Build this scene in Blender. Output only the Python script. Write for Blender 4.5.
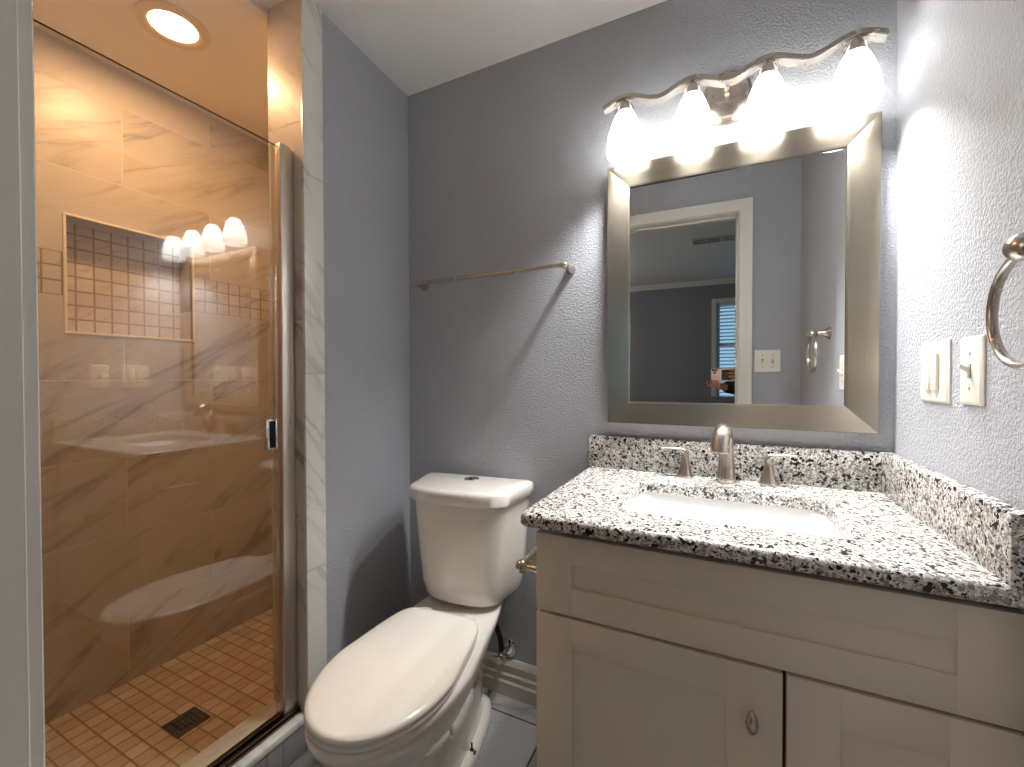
import bpy, bmesh, math, random
from mathutils import Vector, Matrix
PI = math.pi
for o in list(bpy.data.objects): bpy.data.objects.remove(o)
S = bpy.context.scene
COL = S.collection

# ------------------------------------------------------------------ camera
cam_d = bpy.data.cameras.new('camera'); cam = bpy.data.objects.new('camera', cam_d); COL.objects.link(cam)
yaw, pit, rol, FPX = .4571, -.0131, -.0021, 427.9
fw = Vector((-math.sin(yaw)*math.cos(pit), math.cos(yaw)*math.cos(pit), math.sin(pit)))
rt = Vector((math.cos(yaw), math.sin(yaw), 0)); up = rt.cross(fw)
r2 = rt*math.cos(rol) + up*math.sin(rol); u2 = -rt*math.sin(rol) + up*math.cos(rol)
M = Matrix((r2, u2, -fw)).transposed().to_4x4(); M.translation = (-.3782, -1.3876, 1.1552)
cam.matrix_world = M
cam_d.sensor_fit = 'HORIZONTAL'; cam_d.sensor_width = 36; cam_d.lens = 36*FPX/1024; cam_d.clip_start = .005
S.camera = cam
# ------------------------------------------------------------------ world and exposure
w = bpy.data.worlds.new('daylight'); S.world = w; w.use_nodes = True
w.node_tree.nodes['Background'].inputs[0].default_value = (.30, .52, .72, 1)
w.node_tree.nodes['Background'].inputs[1].default_value = 0.5
S.view_settings.view_transform = 'Standard'; S.view_settings.look = 'None'
S.view_settings.gamma = 1; S.view_settings.use_curve_mapping = False
S.view_settings.exposure = 1.42
S.cycles.use_denoising = True
S.cycles.max_bounces = 14; S.cycles.diffuse_bounces = 10; S.cycles.glossy_bounces = 8
S.cycles.transparent_max_bounces = 24; S.cycles.transmission_bounces = 8
S.cycles.sample_clamp_indirect = 8
VANITY_W = 1.5      # each vanity bulb, all round
DOWN_W = 9.5       # its beam out of the open bottom of the shade
SHADE_E = 2.3       # glow of the frosted glass
SHOWER_W = 3.1
SHOWER_COL = (1.0, .55, .26)

# ------------------------------------------------------------------ node helpers
def srgb(r, g, b):
    f = lambda c: (c/255/12.92) if c/255 <= .04045 else ((c/255+.055)/1.055)**2.4
    return (f(r), f(g), f(b), 1)
class NT:
    def __init__(s, name):
        s.m = bpy.data.materials.new(name); s.m.use_nodes = True
        s.t = s.m.node_tree; s.N = s.t.nodes; s.L = s.t.links
        s.b = s.N['Principled BSDF']; s.out = s.N['Material Output']
    def n(s, kind, _p=None, **inp):
        nd = s.N.new(kind)
        for k, v in (_p or {}).items(): setattr(nd, k, v)
        for k, v in inp.items():
            key = int(k[1:]) if k[0] == 'i' and k[1:].isdigit() else k.replace('_', ' ')
            s.put(nd.inputs[key], v)
        return nd
    def put(s, sock, v):
        if isinstance(v, bpy.types.NodeSocket): s.L.new(v, sock)
        elif isinstance(v, bpy.types.Node): s.L.new(v.outputs[0], sock)
        else: sock.default_value = v
    def math(s, op, a, b=0.0, c=0.0):
        nd = s.N.new('ShaderNodeMath'); nd.operation = op
        s.put(nd.inputs[0], a); s.put(nd.inputs[1], b); s.put(nd.inputs[2], c); return nd.outputs[0]
    def vm(s, op, a, b=(0, 0, 0)):
        nd = s.N.new('ShaderNodeVectorMath'); nd.operation = op
        s.put(nd.inputs[0], a); s.put(nd.inputs[1], b); return nd.outputs['Value'] if op in ('DOT_PRODUCT', 'LENGTH') else nd.outputs[0]
    def mix(s, f, a, b, mode='MIX'):
        nd = s.N.new('ShaderNodeMix'); nd.data_type = 'RGBA'; nd.blend_type = mode
        s.put(nd.inputs[0], f); s.put(nd.inputs[6], a); s.put(nd.inputs[7], b); return nd.outputs[2]
    def ramp(s, f, stops, interp='LINEAR'):
        nd = s.N.new('ShaderNodeValToRGB'); s.put(nd.inputs[0], f); cr = nd.color_ramp; cr.interpolation = interp
        while len(cr.elements) < len(stops): cr.elements.new(.5)
        for e, (p, c) in zip(cr.elements, stops):
            e.position = p; e.color = c if len(c) == 4 else (*c, 1)
        return nd.outputs[0]
    def set(s, **k):
        for a, v in k.items(): s.put(s.b.inputs[a.replace('_', ' ')], v)
        return s
    def bump(s, h, strength, dist):
        nd = s.N.new('ShaderNodeBump'); nd.inputs['Strength'].default_value = strength
        nd.inputs['Distance'].default_value = dist; s.put(nd.inputs['Height'], h)
        s.L.new(nd.outputs[0], s.b.inputs['Normal']); return nd
    def pos(s): return s.N.new('ShaderNodeNewGeometry').outputs['Position']
def plain(name, col, rough=.5, metal=0, **k):
    t = NT(name); t.set(Base_Color=col, Roughness=rough, Metallic=metal, **k)
    nz = t.n('ShaderNodeTexNoise', Vector=t.pos(), Scale=35.0, Detail=3.0)
    t.put(t.b.inputs['Roughness'], t.math('MULTIPLY_ADD', nz.outputs[0], .03, max(rough-.015, 0)))
    return t.m

def paint(name, col, scale=120, dist=.0022, rough=.55, strength=.55):
    t = NT(name); p = t.pos()
    a = t.n('ShaderNodeTexNoise', Vector=p, Scale=float(scale), Detail=3.0, Roughness=.55)
    h = t.ramp(a.outputs[0], [(.40, (0, 0, 0)), (.62, (1, 1, 1))])
    big = t.n('ShaderNodeTexNoise', Vector=p, Scale=2.0, Detail=2.0)
    t.set(Base_Color=t.mix(t.math('MULTIPLY', big.outputs[0], .12), col, (col[0]*.8, col[1]*.8, col[2]*.8, 1)), Roughness=rough)
    t.bump(h, strength, dist); return t.m

def marble(name, ax, bw, bh, offset, base, vein, grout, a0=0, b0=0, mortar=.0022, rough=.36, vs=1.0, band=None, tile_c=None, contrast=.85, rot=.55):
    """large marble-look tiles; ax = world axes spanning the surface; band = (z0, z1) holds small mosaic tiles"""
    t = NT(name); p = t.pos(); sp = t.n('ShaderNodeSeparateXYZ', Vector=p)
    A, B = sp.outputs[ax[0]], sp.outputs[ax[1]]
    Bz = B
    if band:
        above = t.math('GREATER_THAN', B, band[1]-.001)
        Bz = t.math('SUBTRACT', B, t.math('MULTIPLY', above, band[2]))
    cv = t.n('ShaderNodeCombineXYZ', X=t.math('SUBTRACT', A, a0), Y=t.math('SUBTRACT', Bz, b0))
    br = t.n('ShaderNodeTexBrick', dict(offset=offset, offset_frequency=2, squash=1), Vector=cv, Color1=(0, 0, 0, 1), Color2=(1, 1, 1, 1),
             Mortar=(.5, .5, .5, 1), Scale=1.0, Mortar_Size=mortar, Mortar_Smooth=.1, Bias=0.0, Brick_Width=bw, Row_Height=bh)
    rnd, grm = br.outputs[0], br.outputs[1]
    if band:
        m2 = t.n('ShaderNodeTexBrick', dict(offset=0.0), Vector=t.n('ShaderNodeCombineXYZ', X=A, Y=t.math('SUBTRACT', B, band[0])), Color1=(0, 0, 0, 1),
                 Color2=(1, 1, 1, 1), Mortar=(.5, .5, .5, 1), Scale=1.0, Mortar_Size=.0028, Mortar_Smooth=.1, Bias=0.0, Brick_Width=.05, Row_Height=.05)
        inb = t.math('MULTIPLY', t.math('GREATER_THAN', B, band[0]), t.math('LESS_THAN', B, band[1]))
        rnd = t.mix(inb, rnd, m2.outputs[0]); grm = t.mix(inb, grm, m2.outputs[1])
    # veins: thin dark streaks that run diagonally and restart on every tile
    off = t.vm('SCALE', rnd); off.node.inputs['Scale'].default_value = 7.0
    dv = t.n('ShaderNodeCombineXYZ', X=A, Y=B)
    mp = t.n('ShaderNodeMapping', Vector=t.vm('ADD', dv, off), Rotation=(0, 0, -rot))
    mp2 = t.n('ShaderNodeMapping', Vector=mp, Scale=(1.3*vs, 9.0*vs, 1))
    nz = t.n('ShaderNodeTexNoise', Vector=mp2, Scale=1.0, Detail=6.0, Roughness=.5, Distortion=.45)
    v1 = t.ramp(t.math('ABSOLUTE', t.math('SUBTRACT', nz.outputs[0], .5)), [(0, (.8, .8, .8)), (.02, (.5, .5, .5)), (.075, (0, 0, 0))])
    nz2 = t.n('ShaderNodeTexNoise', Vector=mp2, Scale=.45, Detail=5.0, Roughness=.6, Distortion=.6)
    gate = t.ramp(nz2.outputs[0], [(.42, (0, 0, 0)), (.62, (1, 1, 1))])
    cloud = t.ramp(nz2.outputs[0], [(.35, (0, 0, 0)), (.8, (.45, .45, .45))])
    f = t.math('MULTIPLY', t.math('MAXIMUM', t.math('MULTIPLY', v1, gate), t.math('MULTIPLY', cloud, .55)), contrast)
    c = t.mix(f, base, vein)
    c = t.mix(t.math('MULTIPLY', rnd, .10 if tile_c is None else .9), c, tile_c if tile_c else (base[0]*.75, base[1]*.75, base[2]*.75, 1))
    c = t.mix(grm, c, t.mix(inb, grout, srgb(150, 128, 102)) if band else grout)
    t.set(Base_Color=c, Roughness=t.math('MULTIPLY_ADD', grm, .5, rough))
    t.bump(t.math('SUBTRACT', 1.0, grm), .6, .0012); return t.m

def brushed(name, col, rough=.28, axis=2):
    t = NT(name); sc = [260, 260, 260]; sc[axis] = 6
    mp = t.n('ShaderNodeMapping', Vector=t.n('ShaderNodeTexCoord').outputs['Object'], Scale=tuple(sc))
    nz = t.n('ShaderNodeTexNoise', Vector=mp, Scale=1.0, Detail=2.0)
    t.set(Base_Color=t.mix(t.math('MULTIPLY', nz.outputs[0], .18), col, (col[0]*.8, col[1]*.8, col[2]*.8, 1)), Metallic=1.0,
          Roughness=t.math('MULTIPLY_ADD', nz.outputs[0], .12, rough-.06)); return t.m

def granite():
    t = NT('speckled_granite'); p = t.pos()
    wob = t.n('ShaderNodeTexNoise', Vector=p, Scale=160.0, Detail=2.0)
    q = t.vm('ADD', p, t.n('ShaderNodeVectorMath', dict(operation='SCALE'), i0=wob.outputs[1], i3=.006).outputs[0])
    v = t.n('ShaderNodeTexVoronoi', Vector=q, Scale=330.0); cell = t.n('ShaderNodeSeparateColor', Color=v.outputs['Color'])
    v2 = t.n('ShaderNodeTexVoronoi', Vector=q, Scale=165.0); cell2 = t.n('ShaderNodeSeparateColor', Color=v2.outputs['Color'])
    c1 = t.ramp(cell.outputs[0], [(0, srgb(200, 196, 190)), (.42, srgb(232, 230, 226)), (.68, srgb(166, 162, 158)), (.82, srgb(115, 112, 110)), (.92, srgb(38, 36, 38))], 'CONSTANT')
    clus = t.n('ShaderNodeTexNoise', Vector=p, Scale=45.0, Detail=2.0)
    big = t.math('LESS_THAN', t.math('ADD', cell2.outputs[1], t.math('MULTIPLY', clus.outputs[0], .55)), .40)
    mid = t.math('LESS_THAN', t.math('ADD', cell2.outputs[2], t.math('MULTIPLY', clus.outputs[0], -.4)), -.03)
    c = t.mix(mid, c1, srgb(140, 137, 135)); c = t.mix(big, c, srgb(26, 25, 28))
    t.set(Base_Color=c, Roughness=.16); return t.m

MT = {}
MT['blue'] = paint('blue_grey_paint', srgb(176, 179, 186), 170, .0028)
MT['ceil'] = paint('ceiling_paint', srgb(236, 236, 234), 60, .002, .8, .3)
MT['bed_wall'] = paint('bedroom_paint', srgb(142, 143, 146), 90, .002)
MT['white_trim'] = plain('white_trim_paint', srgb(228, 226, 218), .35)
MT['base_trim'] = plain('baseboard_paint', srgb(205, 198, 186), .4)
MW = srgb(206, 194, 178); MV = srgb(104, 84, 64); MG = srgb(214, 202, 184)
MT['tile_yz'] = marble('marble_tile_side_wall', (1, 2), .61, .29, .5, MW, MV, MG, a0=-.276, b0=-.01, band=(1.44, 1.59, .15))
MT['tile_xz'] = marble('marble_tile_end_wall', (0, 2), .61, .29, .5, MW, MV, MG, a0=-1.68, b0=-.01, band=(1.44, 1.59, .15))
MT['tile_stub'] = marble('marble_tile_pillar_end', (0, 2), .61, .61, 0, srgb(214, 206, 196), MV, MG, a0=-1.9, b0=.11, vs=1.3, contrast=1.0, rot=-.75)
MT['tile_trim'] = marble('marble_bullnose_trim', (1, 2), .5, .61, 0, srgb(236, 236, 230), srgb(140, 140, 142), srgb(196, 196, 194), a0=-.8, b0=-.05, vs=1.5, contrast=.8, rot=-.95, rough=.2)
MT['tile_curb'] = marble('marble_curb', (1, 0), .61, 5, 0, srgb(218, 210, 200), srgb(140, 132, 122), MG, a0=-.2, b0=-3, rot=.2)
MT['mosaic_floor'] = marble('shower_mosaic_floor', (1, 0), .0535, .0535, 0, srgb(222, 204, 178), srgb(150, 118, 84), srgb(156, 122, 88), mortar=.0030, vs=5, tile_c=srgb(190, 160, 125), rough=.35)
MT['mosaic_niche'] = marble('niche_mosaic', (1, 2), .0515, .0515, 0, srgb(218, 206, 190), srgb(150, 128, 104), srgb(160, 140, 116), a0=-.737, b0=1.32, mortar=.0032, vs=5, tile_c=srgb(200, 184, 162))
MT['floor'] = marble('grey_marble_floor_tile', (0, 1), .61, .305, .5, srgb(172, 172, 172), srgb(92, 92, 94), srgb(70, 66, 62), a0=-1.2, b0=-.395, rot=.35, rough=.25, vs=1.2, contrast=1.0, mortar=.0035)
MT['carpet'] = plain('bedroom_carpet', srgb(120, 112, 104), .95)
MT['nickel'] = plain('brushed_nickel', srgb(196, 188, 178), .27, 1)
MT['frame_h'] = brushed('satin_champagne_metal', srgb(220, 209, 190), .24, 0)
MT['frame_v'] = brushed('satin_champagne_metal_upright', srgb(220, 209, 190), .24, 2)
MT['alu'] = brushed('shower_frame_aluminium', srgb(222, 214, 206), .45, 2)
MT['track'] = brushed('shower_track_aluminium', srgb(120, 108, 98), .25, 1)
MT['chrome'] = plain('chrome', srgb(215, 215, 215), .08, 1)
MT['dark_metal'] = plain('dark_drain_metal', srgb(92, 84, 72), .45, .8)
MT['black'] = plain('black_rubber', srgb(14, 14, 15), .45)
MT['hole'] = plain('black_gap', srgb(8, 8, 8), .9)
MT['granite'] = granite()
MT['cabinet'] = plain('cabinet_paint', srgb(230, 218, 200), .42)
MT['cab_dark'] = plain('cabinet_gap_wood', srgb(96, 78, 60), .7)
MT['ceramic'] = plain('white_porcelain', srgb(232, 228, 221), .1, Coat_Weight=.4, Coat_Roughness=.03)
MT['seat'] = plain('white_toilet_seat_plastic', srgb(238, 233, 224), .2)
MT['sink'] = plain('white_sink_porcelain', srgb(240, 240, 240), .09)
MT['plate'] = plain('white_switch_plastic', srgb(236, 232, 222), .3)
MT['slot'] = plain('switch_recess', srgb(168, 162, 150), .5)
MT['skin'] = plain('skin', srgb(196, 140, 116), .5, Subsurface_Weight=.05)
MT['phone'] = plain('pale_pink_phone_glass', srgb(236, 214, 205), .15)
MT['shirt'] = plain('black_sweater', srgb(16, 16, 20), .9)
MT['trousers'] = plain('dark_trousers', srgb(28, 30, 38), .9)
MT['hair'] = plain('dark_hair', srgb(38, 26, 20), .6)
MT['blind'] = plain('white_blind_slat', srgb(205, 212, 216), .5)
MT['lens'] = plain('camera_lens', srgb(6, 6, 10), .05)
t = NT('mirror_silver'); t.set(Base_Color=(.86, .88, .88, 1), Metallic=1.0, Roughness=.012); MT['mirror'] = t.m
def glass_mat(name, tint, f0=.045):
    t = NT(name); t.N.remove(t.b)
    g = t.N.new('ShaderNodeNewGeometry')
    d = t.math('ABSOLUTE', t.vm('DOT_PRODUCT', g.outputs['Incoming'], g.outputs['Normal']))
    F = t.math('MULTIPLY_ADD', t.math('POWER', t.math('SUBTRACT', 1.0, d), 5.0), 1-f0, f0)
    tr = t.n('ShaderNodeBsdfTransparent', Color=tint); gl = t.n('ShaderNodeBsdfGlossy', Color=(1, 1, 1, 1), Roughness=.005)
    mx = t.N.new('ShaderNodeMixShader'); t.put(mx.inputs[0], F); t.put(mx.inputs[1], tr); t.put(mx.inputs[2], gl)
    t.L.new(mx.outputs[0], t.out.inputs[0]); return t.m
MT['glass'] = glass_mat('shower_glass', (.93, .95, .93, 1), .065)
MT['glass_edge'] = plain('polished_glass_edge', srgb(215, 222, 214), .2)
MT['pane'] = glass_mat('window_glass', (.95, .97, .97, 1))
MT['sweep'] = glass_mat('door_edge_vinyl', (.88, .84, .78, 1), .07)
def glow(name, col, e, rough=.4):
    t = NT(name); t.set(Base_Color=(.9, .9, .9, 1), Roughness=rough, Emission_Color=col, Emission_Strength=e); return t.m
def shade_mat():
    t = NT('frosted_lamp_glass'); t.N.remove(t.b)
    tl = t.n('ShaderNodeBsdfTranslucent', Color=(.95, .95, .93, 1)); df = t.n('ShaderNodeBsdfDiffuse', Color=(.9, .9, .9, 1))
    m1 = t.N.new('ShaderNodeMixShader'); m1.inputs[0].default_value = .35; t.put(m1.inputs[1], tl); t.put(m1.inputs[2], df)
    em = t.n('ShaderNodeEmission', Color=(1, .985, .96, 1), Strength=SHADE_E*.25)
    ad = t.N.new('ShaderNodeAddShader'); t.put(ad.inputs[0], m1); t.put(ad.inputs[1], em)
    t.L.new(ad.outputs[0], t.out.inputs[0]); return t.m
MT['shade'] = shade_mat()
MT['bulb'] = glow('lit_bulb', (1, .97, .92, 1), 7)
MT['can'] = glow('lit_recessed_lens', (1, .78, .48, 1), 9)
MT['can_trim'] = plain('recessed_light_trim', srgb(225, 215, 200), .5)

# ------------------------------------------------------------------ mesh helpers
def obj(name, bm, mat, parent=None, smooth=True, ang=.6):
    bmesh.ops.recalc_face_normals(bm, faces=bm.faces)
    if smooth:
        for f in bm.faces: f.smooth = True
        for e in bm.edges:
            if len(e.link_faces) == 2 and e.calc_face_angle(0) > ang: e.smooth = False
    me = bpy.data.meshes.new(name); bm.to_mesh(me); bm.free()
    o = bpy.data.objects.new(name, me); COL.objects.link(o)
    for m in (mat if isinstance(mat, (list, tuple)) else [mat]): me.materials.append(m)
    if parent: o.parent = parent; o.matrix_parent_inverse = Matrix.Identity(4)
    return o
def box(bm, x0, x1, y0, y1, z0, z1, bev=0, seg=2, mi=0):
    r = bmesh.ops.create_cube(bm, size=1); vs = r['verts']
    for v in vs:
        v.co.x = (x0+x1)/2 + v.co.x*(x1-x0); v.co.y = (y0+y1)/2 + v.co.y*(y1-y0); v.co.z = (z0+z1)/2 + v.co.z*(z1-z0)
    fs = set(f for v in vs for f in v.link_faces)
    for f in fs: f.material_index = mi
    if bev > 0:
        es = list(set(e for v in vs for e in v.link_edges))
        bmesh.ops.bevel(bm, geom=es, offset=bev, segments=seg, affect='EDGES', profile=.5, clamp_overlap=True)
    return bm
def loft(bm, rings, cap=True, closed=True):
    L = [[bm.verts.new(p) for p in r] for r in rings]
    n = len(L[0])
    for a, b in zip(L, L[1:]):
        for i in range(n if closed else n-1):
            j = (i+1) % n
            bm.faces.new((a[i], a[j], b[j], b[i]))
    if cap:
        bm.faces.new(L[0][::-1]); bm.faces.new(L[-1])
    return bm
def lathe(bm, prof, seg=32, axis='z', at=(0, 0, 0), cap=True):
    rings = []
    for r, h in prof:
        ring = []
        for i in range(seg):
            a = 2*PI*i/seg; c, s = r*math.cos(a), r*math.sin(a)
            p = {'z': (c, s, h), 'y': (s, h, c), 'x': (h, c, s)}[axis]
            ring.append((p[0]+at[0], p[1]+at[1], p[2]+at[2]))
        rings.append(ring)
    return loft(bm, rings, cap)
def tube(bm, pts, rad, seg=16, flat=None, upv=(0, 0, 1), cap=True):
    """swept tube; rad number or list of number/(ru, rv)"""
    pts = [Vector(p) for p in pts]; n = len(pts); rings = []; prev = None
    for i, p in enumerate(pts):
        tg = (pts[min(i+1, n-1)] - pts[max(i-1, 0)]).normalized()
        u = Vector(upv) if prev is None else prev
        s = tg.cross(u)
        if s.length < 1e-4: s = tg.cross(Vector((1, 0, 0)))
        s.normalize(); u = s.cross(tg).normalized(); prev = u
        r = rad[i] if isinstance(rad, (list, tuple)) else rad
        ru, rv = r if isinstance(r, (list, tuple)) else (r, r)
        rings.append([tuple(p + s*(ru*math.cos(2*PI*k/seg)) + u*(rv*math.sin(2*PI*k/seg))) for k in range(seg)])
    return loft(bm, rings, cap)
def spline(pts, n=8):
    P = [Vector(p) for p in pts]; out = []
    for i in range(len(P)-1):
        a, b, c, d = P[max(i-1, 0)], P[i], P[i+1], P[min(i+2, len(P)-1)]
        for k in range(n):
            q = k/n; out.append(.5*((2*b)+(-a+c)*q+(2*a-5*b+4*c-d)*q*q+(-a+3*b-3*c+d)*q**3))
    out.append(P[-1]); return out
def lerp_list(vals, n):
    out = []
    for i in range(len(vals)-1):
        for k in range(n): out.append(vals[i]+(vals[i+1]-vals[i])*k/n)
    out.append(vals[-1]); return out
def B(): return bmesh.new()
def empty(name, loc, label, cat, rz=0, group=None):
    o = bpy.data.objects.new(name, None); COL.objects.link(o); o.location = loc; o.rotation_euler = (0, 0, rz)
    o['label'] = label; o['category'] = cat; o.empty_display_size = .05
    if group: o['group'] = group
    return o
def tag(o, label, cat, group=None):
    o['label'] = label; o['category'] = cat
    if group: o['group'] = group
    return o
def struct(name, bm, mat, parent=None, **k):
    o = obj(name, bm, mat, parent, **k)
    if not parent: o['kind'] = 'structure'
    return o
def loc(bm, o):   # world-built bmesh -> local to thing o (rotation free things)
    bmesh.ops.translate(bm, verts=bm.verts, vec=-o.location); return bm

# ================================================================== SETTING
XL, XS, XR = -1.53, -2.404, .008
YF0, YF1 = -1.216, -1.331          # door wall, bathroom face and bedroom face
DX0, DX1, DZ = -1.030, -.268, 2.01  # doorway
ZC = 2.30
YEND = .0
# floors
struct('floor', box(B(), XL-.157, .12, YF1-.02, .12, -.06, 0), MT['floor'])
struct('floor_shower', box(B(), XS-.12, XL-.157, YF1-.02, .12, -.06, 0.0), MT['mosaic_floor'])
struct('floor_bedroom', box(B(), -4.2, 1.8, -5.3, YF1-.02, -.06, -.001), MT['carpet'])
# ceilings (the room ceiling climbs a little towards the door)
bm = B()
zs = lambda y: ZC-.06*y
loft(bm, [[(x, y, zs(y)) for x, y in ((-1.68, .12), (.12, .12), (.12, YF0-.02), (-1.68, YF0-.02))],
          [(x, y, zs(y)+.06) for x, y in ((-1.68, .12), (.12, .12), (.12, YF0-.02), (-1.68, YF0-.02))]])
struct('ceiling', bm, MT['ceil'], smooth=False)
# walls
struct('wall_back', box(B(), XL-.16, .12, 0, .12, 0, 2.34), MT['blue'], smooth=False)
struct('wall_right', box(B(), XR, .12, YF1, 0, 0, 2.42), MT['blue'], smooth=False)
bm = B()
box(bm, -1.68, XL, -.4905, 0, 0, 2.42)
struct('wall_left', bm, MT['blue'], smooth=False)
bm = B()
box(bm, -1.681, XL-.002, -.4925, -.4905, .115, 2.42)
struct('trim_1', bm, MT['tile_stub'], smooth=False)            # tiled end of the pillar
bm = B(); box(bm, XL-.002, XL+.0085, -.4925, -.421, 0.0, 2.34, .002, 2)
struct('trim_2', bm, MT['tile_trim'])
# inner face of the pillar in the shower
struct('wall_shower_inner', box(B(), -1.689, -1.68, -.4905, 0, 0, 2.309), MT['tile_yz'], smooth=False)
# shower walls
NY0, NY1, NZ0, NZ1, ND = -.738, -.351, 1.32, 1.717, .092
bm = B()
box(bm, XS-.12, XS, YF0, NY0, 0, 2.32); box(bm, XS-.12, XS, NY1, YEND, 0, 2.32)
box(bm, XS-.12, XS, NY0, NY1, 0, NZ0); box(bm, XS-.12, XS, NY0, NY1, NZ1, 2.32)
wsx = struct('wall_shower_side', bm, MT['tile_yz'], smooth=False)
struct('niche_back', box(B(), XS-.12, XS-ND, NY0, NY1, NZ0, NZ1), MT['mosaic_niche'], smooth=False)['kind'] = 'structure'
bm = B(); d = .009
for (a0, a1, c0, c1) in ((NY0-d, NY1+d, NZ0-d, NZ0+.0), (NY0-d, NY1+d, NZ1, NZ1+d), (NY0-d, NY0, NZ0, NZ1), (NY1, NY1+d, NZ0, NZ1)):
    box(bm, XS-.01, XS+.004, a0, a1, c0, c1, .0015, 1)
struct('trim_3', bm, plain('niche_edge_trim', srgb(236, 222, 198), .3))
struct('wall_shower_end', box(B(), XS-.12, -1.68, YEND, YEND+.12, 0, 2.32), MT['tile_xz'], smooth=False)
struct('ceiling_shower', box(B(), XS-.12, -1.681, YF0-.02, YEND+.1, 2.309, 2.37), MT['ceil'], smooth=False)
# door wall with its opening
bm = B()
box(bm, XS-.12, DX0-.015, YF1, YF0, 0, 2.45); box(bm, DX1+.015, XR, YF1, YF0, 0, 2.45); box(bm, DX0-.015, DX1+.015, YF1, YF0, DZ+.015, 2.45)
struct('wall_front', bm, [MT['blue']], smooth=False)
struct('wall_shower_front', box(B(), XS, XL-.02, YF0, YF0+.008, 0, 2.31), MT['tile_xz'], smooth=False)
# door frame: jamb lining, stop and casings on both faces
door = B()
box(door, DX0-.015, DX0, YF1-.005, YF0+.004, 0, DZ, .001, 1); box(door, DX1, DX1+.015, YF1-.005, YF0+.004, 0, DZ, .001, 1)
box(door, DX0-.015, DX1+.015, YF1-.005, YF0+.004, DZ, DZ+.015, .001, 1)
dr = struct('door_1', door, MT['white_trim'])
def casing(yw, sgn):
    bm = B(); W = .062
    prof = [(0.003, 0), (0.003, .0145), (.006, .0165), (.030, .0150), (.050, .019), (W, .019), (W, 0)]   # (distance from opening, thickness)
    path = [((DX0, 0), (-1, 0)), ((DX0, DZ), (-1, 1)), ((DX1, DZ), (1, 1)), ((DX1, 0), (1, 0))]
    rings = []
    for (px, pz), (ox, oz) in path:
        rings.append([(px+ox*a, yw+sgn*b, pz+oz*a) for a, b in prof])
    return loft(bm, rings)
obj('door_casing', casing(YF0, 1), MT['white_trim'], dr); obj('door_casing', casing(YF1, -1), MT['white_trim'], dr)
bm = B()
box(bm, DX0, DX0+.011, -1.30, -1.265, 0, DZ, .002, 1); box(bm, DX1-.011, DX1, -1.30, -1.265, 0, DZ, .002, 1); box(bm, DX0, DX1, -1.30, -1.265, DZ-.011, DZ, .002, 1)
obj('door_stop', bm, MT['white_trim'], dr)
# baseboards
def base_prof(flip=1): return [(0, 0), (.018, 0), (.018, .048), (.0125, .055), (.0125, .070), (.0145, .074), (.0085, .082), (.0085, .104), (.0115, .108), (.006, .126), (.003, .131), (0, .131)]
bm = B(); loft(bm, [[(x, -a, z+.0) for a, z in base_prof()] for x in (XL+.001, -.741)])
struct('baseboard_back', bm, MT['base_trim'])
bm = B(); loft(bm, [[(XL+a, y, z) for a, z in base_prof()] for y in (-.0, -.42)])
struct('baseboard_left', bm, MT['base_trim'])
bm = B(); loft(bm, [[(XR-a, y, z) for a, z in base_prof()] for y in (-.57, YF0)])
struct('baseboard_right', bm, MT['base_trim'])
# curb
bm = B(); box(bm, XL-.155, XL+.0, YF0, -.4925, 0, .112, .004, 2)
cb = struct('shower_curb', bm, [MT['tile_curb'], MT['floor']])
for p in cb.data.polygons:
    if p.normal.x > .7: p.material_index = 1
bm = B(); box(bm, XL-.028, XL+.006, YF0, -.4925, .094, .1165, .004, 2)
struct('trim_4', bm, MT['tile_trim'])

# bedroom seen through the doorway in the mirror
BX0, BX1, BY = -3.2, 1.8, -5.3
WX0, WX1, WZ0, WZ1 = -.30, .60, .75, 2.13
struct('wall_bedroom_far', (lambda b: (box(b, BX0, WX0, BY-.12, BY, 0, 2.46), box(b, WX1, BX1, BY-.12, BY, 0, 2.46), box(b, WX0, WX1, BY-.12, BY, 0, WZ0), box(b, WX0, WX1, BY-.12, BY, WZ1, 2.46), b)[-1])(B()), MT['bed_wall'], smooth=False)
struct('wall_bedroom_left', box(B(), BX0-.1, BX0, BY, YF1, 0, 2.46), MT['bed_wall'], smooth=False)
struct('wall_bedroom_right', box(B(), BX1, BX1+.1, BY, YF1, 0, 2.46), MT['bed_wall'], smooth=False)
struct('wall_bedroom_near', (lambda b: (box(b, BX0, XS-.12, YF1, YF0, 0, 2.46), box(b, .12, BX1, YF1, YF0, 0, 2.46), b)[-1])(B()), MT['bed_wall'], smooth=False)
struct('ceiling_bedroom', box(B(), BX0-.1, BX1+.1, BY-.12, YF1+.0, 2.45, 2.5), MT['ceil'], smooth=False)
bm = B(); loft(bm, [[(x, BY+a, 2.45-b) for a, b in ((0, 0), (.06, 0), (.055, .015), (.02, .05), (.015, .065), (0, .065))] for x in (BX0, BX1)])
struct('trim_5', bm, MT['white_trim'])
dl = bpy.data.lights.new('bedroom_fill', 'AREA'); dl.shape = 'RECTANGLE'; dl.size = .9; dl.size_y = 1.2; dl.energy = 7; dl.color = (1, .96, .90)  # added fill lamp to brighten the dark bedroom; its wall has no window
do = bpy.data.objects.new('bedroom_fill', dl); COL.objects.link(do); do.location = (BX0+.02, -3.4, 1.5); do.rotation_euler = (0, -PI/2, 0)
wn = struct('window_1', box(B(), WX0, WX1, BY-.09, BY-.085, WZ0, WZ1), MT['pane'], smooth=False)
bm = B(); W = .045
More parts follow.
